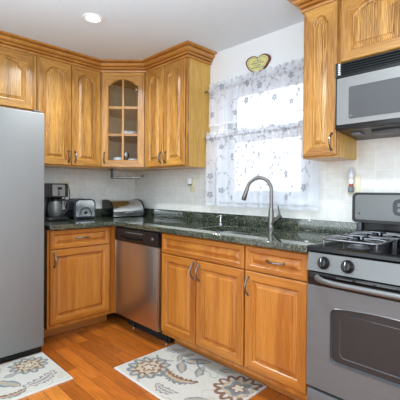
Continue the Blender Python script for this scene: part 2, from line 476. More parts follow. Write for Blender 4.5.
# above fridge: face at x=UB, from y=-2.06 to -1.17
def wa(y): return (UB, y, 0)
upper('golden oak wall cabinet with short arched doors above the steel fridge', wa(-2.065), LA, .895, 1.827, ZT,
      [(.01, .443, None), (.45, .862, None)], .055)
upper('tall golden oak two-door wall cabinet between the fridge and the glass-fronted corner cabinet', wa(-1.1655), LA, .5795, ZU, ZT,
      [(.006, .292, .265), (.298, .574, .325)], .055)
upper('golden oak two-door wall cabinet with its side panel facing the window', (WC+.003, -UB, 0), 0, 1.155-WC-.003, ZU, ZT,
      [(.008, .270, .243), (.279, .555, .312)], .055)
upper('narrow golden oak wall cabinet right of the window, beside the microwave', (2.222, -UB, 0), 0, .224, ZU, ZT+.03,
      [(.006, .219, .194)], .05)
upper('golden oak wall cabinet above the microwave', (2.4485, -UB, 0), 0, .762, 1.914, ZT+.03,
      [(.012, .378, None), (.385, .75, None)], .05)

# diagonal corner cabinet with glass door
t = thing('corner_cabinet', 'diagonal oak corner wall cabinet with an arched six-pane glass door', 'cabinet', (0, 0, 0))
W2 = .5795
b = MB(); e = .004
foot = [(e, -e), (e, -W2), (UB, -W2), (W2, -UB), (W2, -e)]
def slab(z0, z1, mt, b=b): b.prism(foot, z0, z1, mt, 'Z')
slab(ZU, ZU+.02, M['oak_side']); slab(ZT-.02, ZT, M['oak_side'])
for z in (1.70, 1.955): b.prism([(e+.015, -e-.015), (e+.015, -W2+.015), (UB-.02, -W2+.015), (W2-.03, -UB), (W2-.015, -e-.015)], z, z+.016, M['inside'], 'Z')
b.box(e, e+.012, -W2, -e, ZU+.02, ZT-.02, M['inside']).box(e, W2, -e-.012, -e, ZU+.02, ZT-.02, M['inside'])
b.box(e, UB-.01, -W2, -W2+.014, ZU+.02, ZT-.02, M['inside']).box(W2-.014, W2, -UB+.01, -e, ZU+.02, ZT-.02, M['inside'])
b.build('cabinet_body', t)
dl = math.hypot(W2-UB, W2-UB)
fr = bpy.data.objects.new('face_frame', None)
b = MB()
b.box(0, .04, 0, .016, ZU, ZT, M['oak']).box(dl-.04, dl, 0, .016, ZU, ZT, M['oak'])
b.box(.04, dl-.04, 0, .016, ZU, ZU+.035, M['oak_rail']).box(.04, dl-.04, 0, .016, ZT-.05, ZT, M['oak_rail'])
fr = b.build('face_frame', t); fr.location = (UB, -W2, 0); fr.rotation_euler = (0, 0, PI/4)
dw = dl-.03; dh = 2.293-ZU-.012
g = door_mesh(dw, dh, .055, OAK, .062, True).build('door', t); g.location = (UB, -W2, ZU+.012); g.rotation_euler = (0, 0, PI/4)
q = Vector((.015, -.0005, 0)); q.rotate(Matrix.Rotation(PI/4, 3, 'Z')); g.location = g.location + q
b = MB(); b.box(dw/2-.009, dw/2+.009, -.017, -.004, .066, dh-.066, M['oak'])
for z in (1.70, 1.955):
    zz = z+.008-ZU-.012; b.box(.066, dw-.066, -.0165, -.0045, zz-.011, zz+.011, M['oak_rail'])
b.build('muntin', g)
MB().prism([p for p in outline(.064, dw-.064, .064, dh-.064, .055)], -.0042, -.002, M['cab_glass'], 'Y').build('glass_pane', g)
handle(g, .03, .09)

# crown mouldings
PROF = [(0, 2.296), (.014, 2.296), (.018, 2.306), (.018, 2.311), (.002, 2.313), (.002, 2.319), (.026, 2.321), (.032, 2.327), (.032, 2.332), (.018, 2.335), (.018, 2.340), (.038, 2.343), (.050, 2.352), (.055, 2.362), (.055, 2.366), (.040, 2.369), (.040, 2.373), (.068, 2.375), (.082, 2.379), (.082, H-.001), (0, H-.001)]
def crown(path, label):
    b = MB(); n = len(path); rings = []
    P_ = [Vector(p) for p in path]
    for k in range(n):
        ds = []
        if k > 0: ds.append((P_[k]-P_[k-1]).normalized())
        if k < n-1: ds.append((P_[k+1]-P_[k]).normalized())
        ns = [Vector((d.y, -d.x)) for d in ds]
        if len(ns) == 2:
            mm = (ns[0]+ns[1]).normalized(); mm = mm/mm.dot(ns[0])
        else: mm = ns[0]
        rings.append([b.b.verts.new((P_[k].x+mm.x*d, P_[k].y+mm.y*d, z)) for d, z in PROF])
    i = b.mi(M['oak_crown']); j = b.mi(M['oak_side'])
    for A, B in zip(rings, rings[1:]):
        for q in range(len(PROF)):
            q2 = (q+1) % len(PROF); b.b.faces.new((A[q], A[q2], B[q2], B[q])).material_index = i
    b.b.faces.new(rings[0]); b.b.faces.new(rings[-1][::-1])
    return tag(b.build('crown_molding', sharp=20), label, 'molding')
k_ = .0015
crown([(UB+k_, -2.06), (UB+k_, -W2-.001), (WC+.001, -UB-k_), (1.155+k_, -UB-k_), (1.155+k_, -.003)], 'stepped oak crown molding running over the left cabinets and around the glass corner cabinet')
crown([(2.222-k_, -.003), (2.222-k_, -UB-k_), (3.21, -UB-k_)], 'stepped oak crown molding over the cabinets right of the window')

# ------------------------------------------------------------------ base cabinets
def base(label, loc, rz, width, depth, fronts, toe=.165, hollow=False, filler=False):
    t = thing('base_cabinet', label, 'cabinet', loc, rz)
    b = MB(); x1 = width
    if not hollow: b.box(0, x1, 0, depth, .112, CB-.002, M['honey'])
    else:
        b.box(0, .018, .018, depth, .112, CB-.002, M['honey']).box(x1-.018, x1, .018, depth, .112, CB-.002, M['honey'])
        b.box(.018, x1-.018, .018, depth, .112, .13, M['honey']).box(0, x1, 0, .018, .112, CB-.002, M['honey'])
    if filler: b.box(x1, x1+.028, 0, .02, .112, CB-.002, M['honey']).box(x1+.012, x1+.028, -.0395, 0, .112, CB-.002, M['honey'])
    b.build('cabinet_body', t)
    MB().box(.0, x1+(.03 if filler else 0), toe-.012, toe, 0, .1115, M['honey_lightened'], 0).build('toe_kick', t)
    for kind, a0, a1, z0, z1, hx, hz in fronts:
        add_door(t, a0, a1, z0, z1, 0, HON, hx, hz, name=kind, horiz=(kind == 'drawer'), sw=.05 if kind == 'door' else .03, L=.105)
    return t
FB = .61
base('honey wood base cabinet between fridge and dishwasher, one drawer over one door', (FB, -1.209, 0), LA, .569, .595,
     [('drawer', .015, .528, .7255, .868, .275, .80), ('door', .015, .528, .1456, .7195, .047, .645)], filler=True)
base('honey wood sink cabinet with two doors under a fixed panel', (1.258, -FB, 0), 0, .789, .595,
     [('drawer_front', .012, .786, .7255, .866, None, None), ('door', .012, .375, .1456, .7195, .360-.005, .645), ('door', .382, .786, .1456, .7195, .412, .64)], .14, True)
base('honey wood base cabinet next to the stove, one drawer over one wide door', (2.0485, -FB, 0), 0, .412, .595,
     [('drawer', .006, .407, .7255, .866, .215, .797), ('door', .006, .407, .1456, .7195, .031, .634)], .14)

# countertop with sink cutout
SX0, SX1, SY0, SY1 = 1.50, 1.94, -.53, -.17
def counter():
    b = bmesh.new(); mb = MB()
    outer = [(.009, -.009), (.009, -1.2068), (.65, -1.2068), (.65, -.65), (XS, -.65), (XS, -.009)]
    hole = rrect(SX0, SX1, SY0, SY1, .09, 8)
    bb = mb.b; i = mb.mi(M['granite'])
    r = .004
    def ring(pts, z): return [bb.verts.new((x, y, z)) for x, y in pts]
    for z, flip in ((CT, False), (CB, True)):
        vo = ring(outer, z); vh = ring(hole, z)
        es = [bb.edges.new((vo[k], vo[(k+1) % len(vo)])) for k in range(len(vo))] + [bb.edges.new((vh[k], vh[(k+1) % len(vh)])) for k in range(len(vh))]
        bmesh.ops.triangle_fill(bb, use_beauty=True, edges=es)
        if z == CT: to, th = vo, vh
    bo, bh = vo, vh
    for A, B in ((to, bo), (th, bh)):
        for k in range(len(A)): bb.faces.new((A[k], A[(k+1) % len(A)], B[(k+1) % len(A)], B[k]))
    for f in bb.faces: f.material_index = i
    o = mb.build('countertop')
    md = o.modifiers.new('bevel', 'BEVEL'); md.width = .005; md.segments = 3; md.limit_method = 'ANGLE'; md.angle_limit = math.radians(50)
    return o
co = tag(counter(), 'L-shaped dark green speckled granite countertop with polished edge', 'countertop')
b = MB(); b.box(.029, XS, -.029, -.009, CT+.0005, .994, M['granite'], .003)
b.box(.009, .029, -1.2068, -.009, CT+.0005, .994, M['granite'], .003)
tag(b.build('granite_backsplash'), 'low green granite upstand along the back edge of the countertop', 'backsplash')

# sink
b = MB(); steps = [(.012, .875), (.0, .874), (-.004, .86), (-.012, .72), (-.05, .70)]
rings = []
for d, z in steps:
    rings.append([b.b.verts.new((x, y, z)) for x, y in rrect(SX0-d, SX1+d, SY0-d, SY1+d, max(.03, .09+d), 8)])
i = b.mi(M['steel'])
for A, B in zip(rings, rings[1:]):
    for k in range(len(A)): b.b.faces.new((A[k], A[(k+1) % len(A)], B[(k+1) % len(A)], B[k]))
b.b.faces.new(rings[-1])
sk = thing('kitchen_sink', 'undermount stainless steel sink basin set into the granite counter', 'sink', (0, 0, 0))
b.build('basin', sk)
MB().lathe([(0, .702), (.035, .703), (.045, .7005)], (1.72, -.35, 0), M['chrome'], 20).build('drain', sk)

# faucet
def faucet():
    bx, by = 1.885, -.115
    t = thing('kitchen_faucet', 'tall brushed nickel gooseneck faucet with side lever behind the sink', 'faucet', (bx, by, CT+.0008))
    dirx, diry = -.86, -.45   # arc swings over the basin, to the left in the photo
    b = MB(); b.lathe([(0, 0), (.03, 0), (.03, .006), (.024, .012), (.021, .03), (.020, .12), (.017, .14), (.0125, .15)], (0, 0, 0), M['nickel'], 24)
    b.build('faucet_base', t)
    b = MB(); pts = [(0, 0, .14), (0, 0, .2), (0, 0, .28)]
    Rr = .090
    for k in range(1, 15):
        a = PI*k/14*.93; d = Rr-Rr*math.cos(a); pts.append((dirx*d, diry*d, .28+Rr*math.sin(a)))
    b.tube(pts, .0128, M['nickel'], 14)
    b.build('spout', t)
    p = Vector(pts[-1]); dn = (p-Vector(pts[-2])).normalized()
    b = MB(); b.tube([p-dn*.005, p+dn*.01, p+dn*.04, p+dn*.090, p+dn*.097], [.0125, .0145, .0155, .0185, .016], M['nickel'], 16)
    b.tube([p+dn*.097, p+dn*.100], [.0145, .014], M['black'], 16)
    b.build('spray_head', t)
    b = MB(); b.tube([(.0, 0, .030), (.04, .004, .066), (.075, .008, .098)], [.018, .0175, .016], M['nickel'], 14)
    b.tube([(.066, .007, .09), (.064, .005, .125), (.058, .0, .168)], [.009, .006, .0055], M['nickel'], 10)
    b.build('lever', t)
    return t
faucet()
b = MB(); b.lathe([(0, 0), (.018, 0), (.018, .004), (.010, .008), (.009, .055), (.013, .058), (.013, .072), (0, .074)], (1.41, -.13, CT+.0008), M['chrome'], 16)
b.tube([(1.41, -.13, CT+.066), (1.42, -.175, CT+.068), (1.421, -.19, CT+.056)], .006, M['chrome'], 10)
tag(b.build('soap_dispenser'), 'short chrome soap dispenser pump at the back left of the sink', 'soap dispenser')

# ------------------------------------------------------------------ dishwasher
t = thing('dishwasher', 'stainless steel dishwasher with black control panel under the corner of the counter', 'dishwasher', (.651, -.61, 0))
DWW = .604
MB().box(.004, DWW-.002, .0, .57, .105, CB-.004, M['black_matte']).box(.012, DWW-.01, .09, .11, 0.0, .105, M['black_matte']).build('body', t)
d = MB().box(.004, DWW-.003, -.034, -.001, .125, .757, M['steel_warm'], .005).build('door', t)
MB().box(.0045, .010, -.0345, -.0, .126, .756, M['chrome']).build('edge_trim', d)
MB().box(DWW-.009, DWW-.0035, -.0345, 0, .126, .756, M['chrome']).build('edge_trim', d)
p = MB(); p.prism([(-.0, .757), (-.036, .759), (-.040, .80), (-.036, .862), (-.026, .871), (0, .871)], .004, DWW-.003, M['black'], 'X')
p = p.build('control_panel', t)
b = MB(); pts = []
for k in range(15):
    u = -1+2*k/14; pts.append((.26+u*.15, -.046-.012*(1-u*u), .80-.018*(1-u*u)))
b.tube(pts, .008, M['black_gloss'], 8); b.build('handle', p)
b = MB()
for k in range(7): b.box(.17+k*.035, .19+k*.035, -.0405, -.036, .835, .841, M['grey_pl'])
b.build('button_row', p)
MB().lathe([(0, .012), (.010, .012), (.013, 0)], (.535, -.035, .815), M['steel'], 14, 'Y').build('dial', p)
for x in (.13, .57):
    MB().lathe([(0, 0), (.009, 0), (.009, .010), (.005, .014), (.005, .1045)], (x, .074, 0), M['black_matte'], 12, mats=[M['chrome'], M['chrome'], M['chrome'], M['black_matte']]).build('foot', t)

# ------------------------------------------------------------------ refrigerator
t = thing('refrigerator', 'tall side-by-side refrigerator with grey stainless doors on a black base grille', 'refrigerator', (0, 0, 0))
FY0, FY1 = -2.20, -1.284
MB().box(.03, .688, FY0+.005, FY1-.006, .02, 1.715, M['dark_grey'], .006).build('body', t)
for y0, y1, hy in ((FY0, -1.795, -1.825), (-1.789, FY1, -1.755)):
    d = MB().box(.700, .752, y0, y1, .058, 1.732, M['fridge'], .012).build('door', t)
    b = MB(); b.tube([(.75, hy, .75), (.79, hy, .76), (.80, hy, .80), (.80, hy, 1.45), (.79, hy, 1.49), (.75, hy, 1.50)], .011, M['steel'], 10)
    b.build('handle', d)
    MB().box(.6885, .6998, y0+.006, y1-.006, .065, 1.725, M['black']).build('gasket', d)
b = MB(); b.box(.62, .712, FY0+.01, FY1-.004, .008, .052, M['black'], .004)
for k in range(3): b.box(.712, .716, FY0+.03, FY1-.05, .016+k*.011, .021+k*.011, M['black_gloss'])
b.lathe([(0, 0), (.014, 0), (.014, .014), (0, .014)], (.70, FY1-.03, 0), M['black'], 10)
b.build('base_grille', t)
MB().box(.64, .73, FY1-.075, FY1-.02, 1.7325, 1.748, M['dark_grey'], .005).build('hinge_cover', t)

# ------------------------------------------------------------------ stove
SXL, SXR = 2.482, 3.242; SF = -.66
t = thing('gas_stove', 'freestanding stainless steel gas stove with black cooktop beside the counter', 'stove', (0, 0, 0))
MB().box(SXL+.004, SXR-.004, -.035, -.625, .03, .895, M['dark_grey'], .003).build('body', t)
b = MB()
b.prism([(-.66, .889), (-.672, .900), (-.668, .915), (-.655, .922), (-.62, .915), (-.60, .906), (-.10, .906), (-.085, .918), (-.035, .918), (-.035, .8955), (-.60, .8955)], SXL, SXR, M['black_gloss'], 'X')
b.box(SXL, SXL+.014, -.655, -.036, .8955, .921, M['steel'], .004); b.box(SXR-.014, SXR, -.655, -.036, .8955, .921, M['steel'], .004)
b.build('cooktop', t)
cp = MB(); cp.prism([(-.625, .803), (-.684, .803), (-.668, .888), (-.625, .888)], SXL, SXR, M['steel'], 'X')
for x in (2.566, 2.681, 3.03, 3.145):
    for a in range(-140, 141, 40):
        ar = math.radians(a); px, pz = x+.041*math.sin(ar), .846+.038*math.cos(ar)
        yy = -.684+(pz-.803)*.016/.085
        cp.box(px-.0018, px+.0018, yy-.0006, yy+.001, pz-.0018, pz+.0018, M['dark_grey'])
cp = cp.build('control_panel', t)
tilt = Matrix.Rotation(-math.atan2(.016, .085), 4, 'X')
for x in (2.566, 2.681, 3.03, 3.145):
    zc, yc = .846, -.6765
    b = MB(); b.lathe([(0, .0), (.029, .0), (.030, .004), (.026, .010), (.022, .022), (.019, .026), (0, .027)], (0, 0, 0), M['black'], 24, 'Y')
    b.lathe([(.029, .0), (.0315, .0), (.0315, .003), (.029, .004)], (0, 0, 0), M['dark_grey'], 24, 'Y')
    b.box(-.005, .005, -.034, -.018, -.021, .021, M['black'], .002)
    b.box(-.0015, .0015, -.0345, -.034, .004, .020, M['white_pl'])
    k = b.build('control_knob', cp); k.matrix_local = Matrix.Translation((x, yc-.0005, zc)) @ tilt
# oven door: black upper band + steel face + window
b = MB(); b.box(SXL+.006, SXR-.006, -.627, -.682, .734, .797, M['black_gloss'], .004)
for k in range(6):
    xx = 2.63+k*.09; b.box(xx, xx+.075, -.684, -.681, .783, .788, M['steel'])
dr = b.build('oven_door', t)
WXa, WXb, WZa, WZb = 2.603, 3.107, .383, .640
def oval(x0, x1, z0, z1, r, bow, n=6):
    pts = rrect(x0, x1, z0, z1, r, n); out = []
    nb = 10
    k = pts.index(pts[0])
    res_ = []
    for a, c in zip(pts, pts[1:]+pts[:1]):
        res_.append(a)
        if abs(a[1]-c[1]) < 1e-6 and abs(a[1]-z1) < 1e-6 and abs(a[0]-c[0]) > .1:
            for q in range(1, nb): res_.append((a[0]+(c[0]-a[0])*q/nb, z1))
    cx_ = (x0+x1)/2; hw = (x1-x0)/2
    return [(x, z+(bow*(1-((x-cx_)/hw)**2) if z > (z0+z1)/2 else 0)) for x, z in res_]
# steel face as frame ring around the window
fb = MB(); bb = fb.b
out_ = [(SXL+.004, .238), (SXR-.004, .238), (SXR-.004, .7335), (SXL+.004, .7335)]
hole = oval(WXa, WXb, WZa, WZb, .028, .022); hole2 = oval(WXa+.008, WXb-.008, WZa+.008, WZb-.008, .022, .022)
vo = [bb.verts.new((x, -.684, z)) for x, z in out_]; vb = [bb.verts.new((x, -.628, z)) for x, z in out_]
vh = [bb.verts.new((x, -.684, z)) for x, z in hole]; v2 = [bb.verts.new((x, -.6875, z)) for x, z in oval(WXa+.003, WXb-.003, WZa+.003, WZb-.003, .026, .022)]
v3 = [bb.verts.new((x, -.674, z)) for x, z in hole2]
es = [bb.edges.new((A[k], A[(k+1) % len(A)])) for A in (vo, vh) for k in range(len(A))]
bmesh.ops.triangle_fill(bb, use_beauty=True, edges=es)
for f in bb.faces: f.material_index = fb.mi(M['steel_door'])
for A, B, mt in ((vo, vb, M['steel_door']), (vh, v2, M['steel']), (v2, v3, M['dark_grey'])):
    for k in range(len(A)): bb.faces.new((A[k], A[(k+1) % len(A)], B[(k+1) % len(A)], B[k])).material_index = fb.mi(mt)
fb.build('door_face', dr)
b = MB(); b.prism(hole2, -.6735, -.66, M['dark_glass'], 'Y')
b.build('oven_window', dr)
b = MB(); pts = rrect(WXa+.045, WXb-.045, WZa+.035, WZb-.02, .02, 4)
b.tube([(x, -.6745, z) for x, z in pts], .0022, M['dark_grey'], 4, closed=True)
b.build('window_border', dr)
b = MB(); pts = []; 
for k in range(25):
    u = -1+2*k/24; x = (SXL+SXR)/2+u*.325; d = .060*(1-abs(u)**7); pts.append((x, -.684-d, .772))
b.tube(pts, [.0105+.004*abs(-1+2*k/24)**8 for k in range(25)], M['steel'], 14, flat=1.15); b.build('handle', dr)
d2 = MB().box(SXL+.005, SXR-.005, -.627, -.682, .035, .222, M['steel_door'], .006).build('storage_drawer', t)
MB().box(SXL+.006, SXR-.006, -.628, -.655, .2222, .2378, M['black_matte']).build('door_gap_strip', t)
b = MB(); pts = []
for k in range(17):
    u = -1+2*k/16; pts.append(((SXL+SXR)/2+u*.30, -.684-.035*(1-abs(u)**6), .178))
b.tube(pts, .011, M['steel'], 10); b.build('handle', d2)
for x in (SXL+.06, SXR-.06):
    for y in (-.58, -.09): MB().lathe([(0, 0), (.018, 0), (.018, .01), (.008, .014), (.008, .0295)], (x, y, 0), M['black'], 12).build('foot', t)
# backguard
bg = MB(); bg.prism(rrect(SXL-.026, SXR+.012, 1.004, 1.184, [.02, .03, .03, .02]), -.036, -.088, M['black'], 'Y')
bg.box(SXL+.012, SXR-.012, -.036, -.075, .9185, 1.005, M['black_gloss'], .003)
bg = bg.build('backguard', t)
MB().prism(rrect(SXL-.006, SXR-.004, 1.022, 1.170, [.012, .02, .02, .012]), -.0885, -.092, M['steel'], 'Y').build('fascia', bg)
MB().lathe([(0, .003), (.006, .003), (.007, 0)], (2.500, -.0922, 1.058), M['dark_grey'], 14, 'Y').build('badge', bg)
b = MB(); b.prism(rrect(2.688, 3.02, 1.055, 1.148, .03), -.0922, -.095, M['black_gloss'], 'Y'); pn = b.build('clock_panel', bg)
b = MB()
for (x0, z0) in ((2.712, 1.105), (2.712, 1.075), (2.76, 1.105), (2.76, 1.075)): b.prism(rrect(x0, x0+.03, z0, z0+.02, .006, 3), -.0952, -.0965, M['grey_pl'], 'Y')
b.build('buttons', pn)
MB().box(2.81, 2.90, -.0952, -.096, 1.085, 1.12, M['display']).build('display', pn)
for x in (SXL+.02, SXR-.02):
    MB().box(x-.012, x+.012, -.076, -.092, .920, 1.003, M['dark_grey'], .004).build('backguard_post', bg)
# burners and grates
cxs = (2.655, 3.055); cys = (-.49, -.22)
for x in cxs:
    for y in cys:
        b = MB(); b.lathe([(0, .9062), (.052, .9064), (.052, .912), (.044, .915), (.040, .925), (.030, .926)], (x, y, 0), M['dark_grey'], 24)
        b.lathe([(0, .937), (.026, .937), (.037, .932), (.038, .926), (.03, .9255)], (x, y, 0), M['iron'], 24)
        tag(b.build('burner', t), 'round gas burner with black cap')
def grate(x):
    b = MB(); z = .952; r = .0065
    x0, x1, y0, y1 = x-.135, x+.135, -.615, -.105
    for ya, yb in ((y0, -.362), (-.352, y1)):
        ring_ = [(px, py, z) for px, py in rrect(x0, x1, ya, yb, .035, 5)]
        b.tube(ring_, r, M['iron'], 8, closed=True)
        cy = (ya+yb)/2
        for k in range(4):
            a = PI/4+k*PI/2
            if k % 2 == 0: pass
        for (ex, ey) in ((x0, cy), (x1, cy), (x, ya), (x, yb)):
            dx, dy = x-ex, cy-ey; L = math.hypot(dx, dy); dx /= L; dy /= L
            q = L-.028
            b.tube([(ex, ey, z), (ex+dx*q*.4, ey+dy*q*.4, z+.006), (ex+dx*q, ey+dy*q, z+.004), (ex+dx*q, ey+dy*q, z-.004)], [r, r, r*.9, r*.7], M['iron'], 8)
        for (ex, ey) in ((x0+.01, ya+.01), (x1-.01, ya+.01), (x0+.01, yb-.01), (x1-.01, yb-.01)):
            b.tube([(ex, ey, z), (ex, ey, .9065)], [r, r*.9], M['iron'], 8)
            dx, dy = x-ex, cy-ey; L = math.hypot(dx, dy); dx /= L; dy /= L
            b.tube([(ex, ey, z), (ex+dx*.05, ey+dy*.05, z+.004), (ex+dx*(L-.06), ey+dy*(L-.06), z+.003)], r*.8, M['iron'], 8)
    return tag(b.build('burner_grate', t), 'black cast iron burner grate')
for x in cxs: grate(x)

# ------------------------------------------------------------------ microwave
MX0, MX1, MZ0, MZ1 = 2.4505, 3.2115, 1.536, 1.912
t = thing('microwave', 'over-the-range stainless microwave with black louvred top vent', 'microwave', (0, 0, 0))
b = MB(); b.prism([(-.0085, MZ0-.025), (-.296, MZ0), (-.296, MZ1), (-.0085, MZ1)], MX0, MX1, M['black'], 'X')
for x0 in (MX0+.16, MX0+.46): b.box(x0, x0+.15, -.1, -.22, MZ0-.021, MZ0-.004, M['dark_grey'], .002)
b.box(MX0+.05, MX0+.10, -.15, -.22, MZ0-.020, MZ0-.004, M['grey_pl'], .002)
b.build('housing', t)
b = MB(); b.box(MX0, MX1, -.297, -.315, 1.832, MZ1, M['black'], .004)
b.box(MX0, MX1, -.297, -.330, 1.826, 1.836, M['black'], .003); b.box(MX0, MX0+.014, -.297, -.330, 1.832, MZ1, M['black'], .003); b.box(MX1-.014, MX1, -.297, -.330, 1.832, MZ1, M['black'], .003)
gr = b.build('top_vent', t)
for k in range(5):
    z = 1.846+k*.0135
    MB().prism([(-.316, z+.004), (-.331, z-.002), (-.331, z+.002), (-.316, z+.009)], MX0+.03, MX1-.02, M['black_gloss'], 'X').build('vent_slat', gr)
b = MB()
for k in range(6): b.box(MX0+.018, MX0+.028, -.3315, -.317, 1.842+k*.011, 1.848+k*.011, M['white_pl'])
tag(b.build('vent_marks', gr), 'small white marks at the left end of the vent')  # short column of white plastic marks
b = MB(); b.box(MX0, MX1, -.297, -.328, MZ0+.002, 1.8255, M['black'], .005); fr_ = b.build('front_frame', t)
b = MB(); b.prism(rrect(MX0+.016, 3.02, MZ0+.024, 1.819, .006, 3), -.3285, -.340, M['steel_light'], 'Y'); mdr = b.build('door', t)
MB().prism(rrect(2.534, 2.93, 1.588, 1.762, .010, 4), -.3403, -.3425, M['mw_glass'], 'Y').build('door_window', mdr)
b = MB(); b.lathe([(0, .0012), (.0085, .0012), (.0095, 0)], (2.546, -.3427, 1.602), M['steel'], 18, 'Y')
b.tube([(2.546+.0065*math.cos(a*PI/8), -.3442, 1.602+.0065*math.sin(a*PI/8)) for a in range(16)], .0007, M['dark_grey'], 4, closed=True)
b.build('badge', mdr)
b = MB(); b.tube([(2.975, -.34, 1.60), (2.975, -.37, 1.61), (2.975, -.372, 1.69), (2.975, -.37, 1.77), (2.975, -.34, 1.78)], .009, M['steel'], 10); b.build('handle', mdr)
b = MB(); b.prism(rrect(3.028, MX1-.01, MZ0+.024, 1.819, .006, 3), -.3285, -.338, M['black_gloss'], 'Y'); kp = b.build('keypad', t)
b = MB()
for r_ in range(5):
    for c_ in range(3): b.box(3.045+c_*.05, 3.08+c_*.05, -.3382, -.3395, 1.58+r_*.033, 1.60+r_*.033, M['dark_grey'], .001)
b.build('keys', kp)

# ------------------------------------------------------------------ ceiling lights
for k, (x, y, lab) in enumerate(((1.035, -1.067, 'round white recessed ceiling downlight above the floor by the left cabinets'),
                     (2.75, -1.3, 'round white recessed ceiling downlight nearer the stove'),
                     (1.3, -3.0, 'round white recessed ceiling downlight near the front wall'),
                     (3.6, -3.0, 'round white recessed ceiling downlight near the dining side'))):
    t = thing('recessed_light', lab, 'ceiling light', (x, y, H-.001))
    MB().lathe([(.072, 0), (.070, -.006), (.054, -.007), (.046, -.002), (.046, 0)], (0, 0, 0), M['white'], 32).build('trim_ring', t)
    MB().lathe([(0, -.0035), (.035, -.0035), (.0455, -.0015)], (0, 0, 0), M['lamp'], 24).build('bulb', t)
    a = area('recessed_light_lamp', (0, 0, -.012), (0, 0, 0), .11, .11, 14, (.90, .97, 1), 'DISK', math.radians(150)); a.parent = t

# ------------------------------------------------------------------ curtains
def embroidery(U, Z, seed, zb, zt, swag=None):
    """returns the embroidery mask on arrays U (cloth length) and Z"""
    rnd = random.Random(seed); E = np.zeros_like(U)
    umin, umax = U.min(), U.max()
    def stamp(cx, cz, R, kind, ang=0.):
        du, dz = U-cx, Z-cz; r = np.hypot(du, dz); m_ = r < R*1.1
        th = np.arctan2(dz, du)-ang
        if kind == 'flower':
            v = (r < R*(.45+.55*np.abs(np.cos(2.5*th))**.7)) & (r > R*.16)
            val = .8
        else:
            a = du*math.cos(ang)+dz*math.sin(ang); c = -du*math.sin(ang)+dz*math.cos(ang)
            v = (a/R)**2+(c/(R*.42))**2 < 1; val = .75
        E[v & m_] = val
    def curve(fn, ts, wdt, val):
        for t_ in ts:
            cu, cz = fn(t_); E[(np.hypot(U-cu, Z-cz) < wdt) & (E < val)] = val
    pts = []
    step = .14; u = umin+.05; col = 0
    while u < umax:
        z = zb+.09+(.055 if col % 2 else 0)
        while z < zt-.03:
            cu = u+rnd.uniform(-.02, .02); cz = z+rnd.uniform(-.02, .02)
            R_ = rnd.uniform(.023, .031)
            if (len(pts) % 3) < 2: stamp(cu, cz, R_, 'flower', rnd.uniform(0, 2))
            s_ = rnd.choice((-1, 1)); rr = rnd.uniform(.06, .085)
            curve(lambda t_: (cu+s_*rr*math.sin(t_)*(1-.09*t_), cz+rr-rr*math.cos(t_)*(1-.06*t_)), np.linspace(.3, 4.9, 110), .0026, .6)
            for k in range(5):
                t_ = .8+k*.7; px, pz = cu+s_*rr*math.sin(t_)*(1-.09*t_), cz+rr-rr*math.cos(t_)*(1-.06*t_)
                stamp(px+rnd.uniform(-.012, .012), pz+rnd.uniform(-.012, .012), rnd.uniform(.010, .016), 'leaf', rnd.uniform(0, PI))
            pts.append((cu, cz)); z += .165
        u += step; col += 1
    return E
def curtain(name, label, x0, x1, ztop, zbot, yc, rod, seed, amp=.012, scallop=0., swag=None):
    nx = int((x1-x0)/.0032); nz = int((ztop-zbot)/.0038)
    rnd = random.Random(seed); ph = [rnd.uniform(0, 6) for _ in range(6)]
    xs = np.linspace(x0, x1, nx); zs = np.linspace(0, 1, nz)
    X, T = np.meshgrid(xs, zs)
    hem = zbot + scallop*np.abs(np.sin((X-x0)*PI/.21)) + .004*np.sin(X*37+ph[5])
    top = ztop + .006*np.sin(X*95+ph[0]) + .004*np.sin(X*170+ph[1])
    Z = hem+(top-hem)*T
    drop = np.clip((rod-Z)/.12, 0, 1)
    fold = np.sin(X*46+ph[2]+1.2*np.sin(X*9+ph[3])) * (.5+.5*np.sin(X*13+ph[4])**2)
    gath = np.sin(X*150+ph[1])+.6*np.sin(X*235+ph[0])
    near = np.exp(-((Z-rod)/.012)**2)
    Y = yc + amp*fold*drop + .005*gath*(1-drop) + .0*near
    Y = Y*(1-near) + (yc-.011+.003*gath)*near
    U = X*1.12
    E = embroidery(U, Z, seed, zbot, ztop)
    hu = U.min()+.02
    while hu < U.max():
        for _ in range(1):
            cz_ = rnd.uniform(rod-.02, ztop-.005); cu_ = hu+rnd.uniform(-.02, .02); R_ = rnd.uniform(.010, .017)
            rr_ = np.hypot(U-cu_, Z-cz_); th_ = np.arctan2(Z-cz_, U-cu_)
            E[rr_ < R_*(.6+.4*np.abs(np.cos(2.5*th_)))] = .55
        hu += .04
    thick_shade = .55*np.clip(-fold, 0, 1)**1.5*drop; thick_shade[(Z-hem) < .022] = .9; thick_shade[np.abs(Z-rod) < .014] = .8; thick_shade[Z > rod+.014] = .25  # fold term mimics fold shading by opacity; hem and header are denser cloth
    if swag:
        for z_, a_ in swag:
            zz = z_ - a_*np.abs(np.sin((X-x0)*PI/.26)); mk = np.abs(Z-zz) < .003
            E[mk] = np.maximum(E[mk], .45)
    me = bpy.data.meshes.new(name)
    V = np.stack([X, Y, Z], -1).reshape(-1, 3)
    idx = np.arange(nx*nz).reshape(nz, nx)
    Fq = np.stack([idx[:-1, :-1], idx[:-1, 1:], idx[1:, 1:], idx[1:, :-1]], -1).reshape(-1, 4)
    me.from_pydata(V.tolist(), [], Fq.tolist())
    ca = me.color_attributes.new('pattern', 'FLOAT_COLOR', 'POINT')
    cl = np.stack([E, thick_shade, np.zeros_like(E), np.ones_like(E)], -1).astype(np.float32).reshape(-1)
    ca.data.foreach_set('color', cl)
    me.polygons.foreach_set('use_smooth', [True]*len(me.polygons))
    me.materials.append(M['sheer'])
    o = bpy.data.objects.new(name, me); C.objects.link(o)
    return tag(o, label, 'curtain')
R1z, R2z = 2.045, 1.640
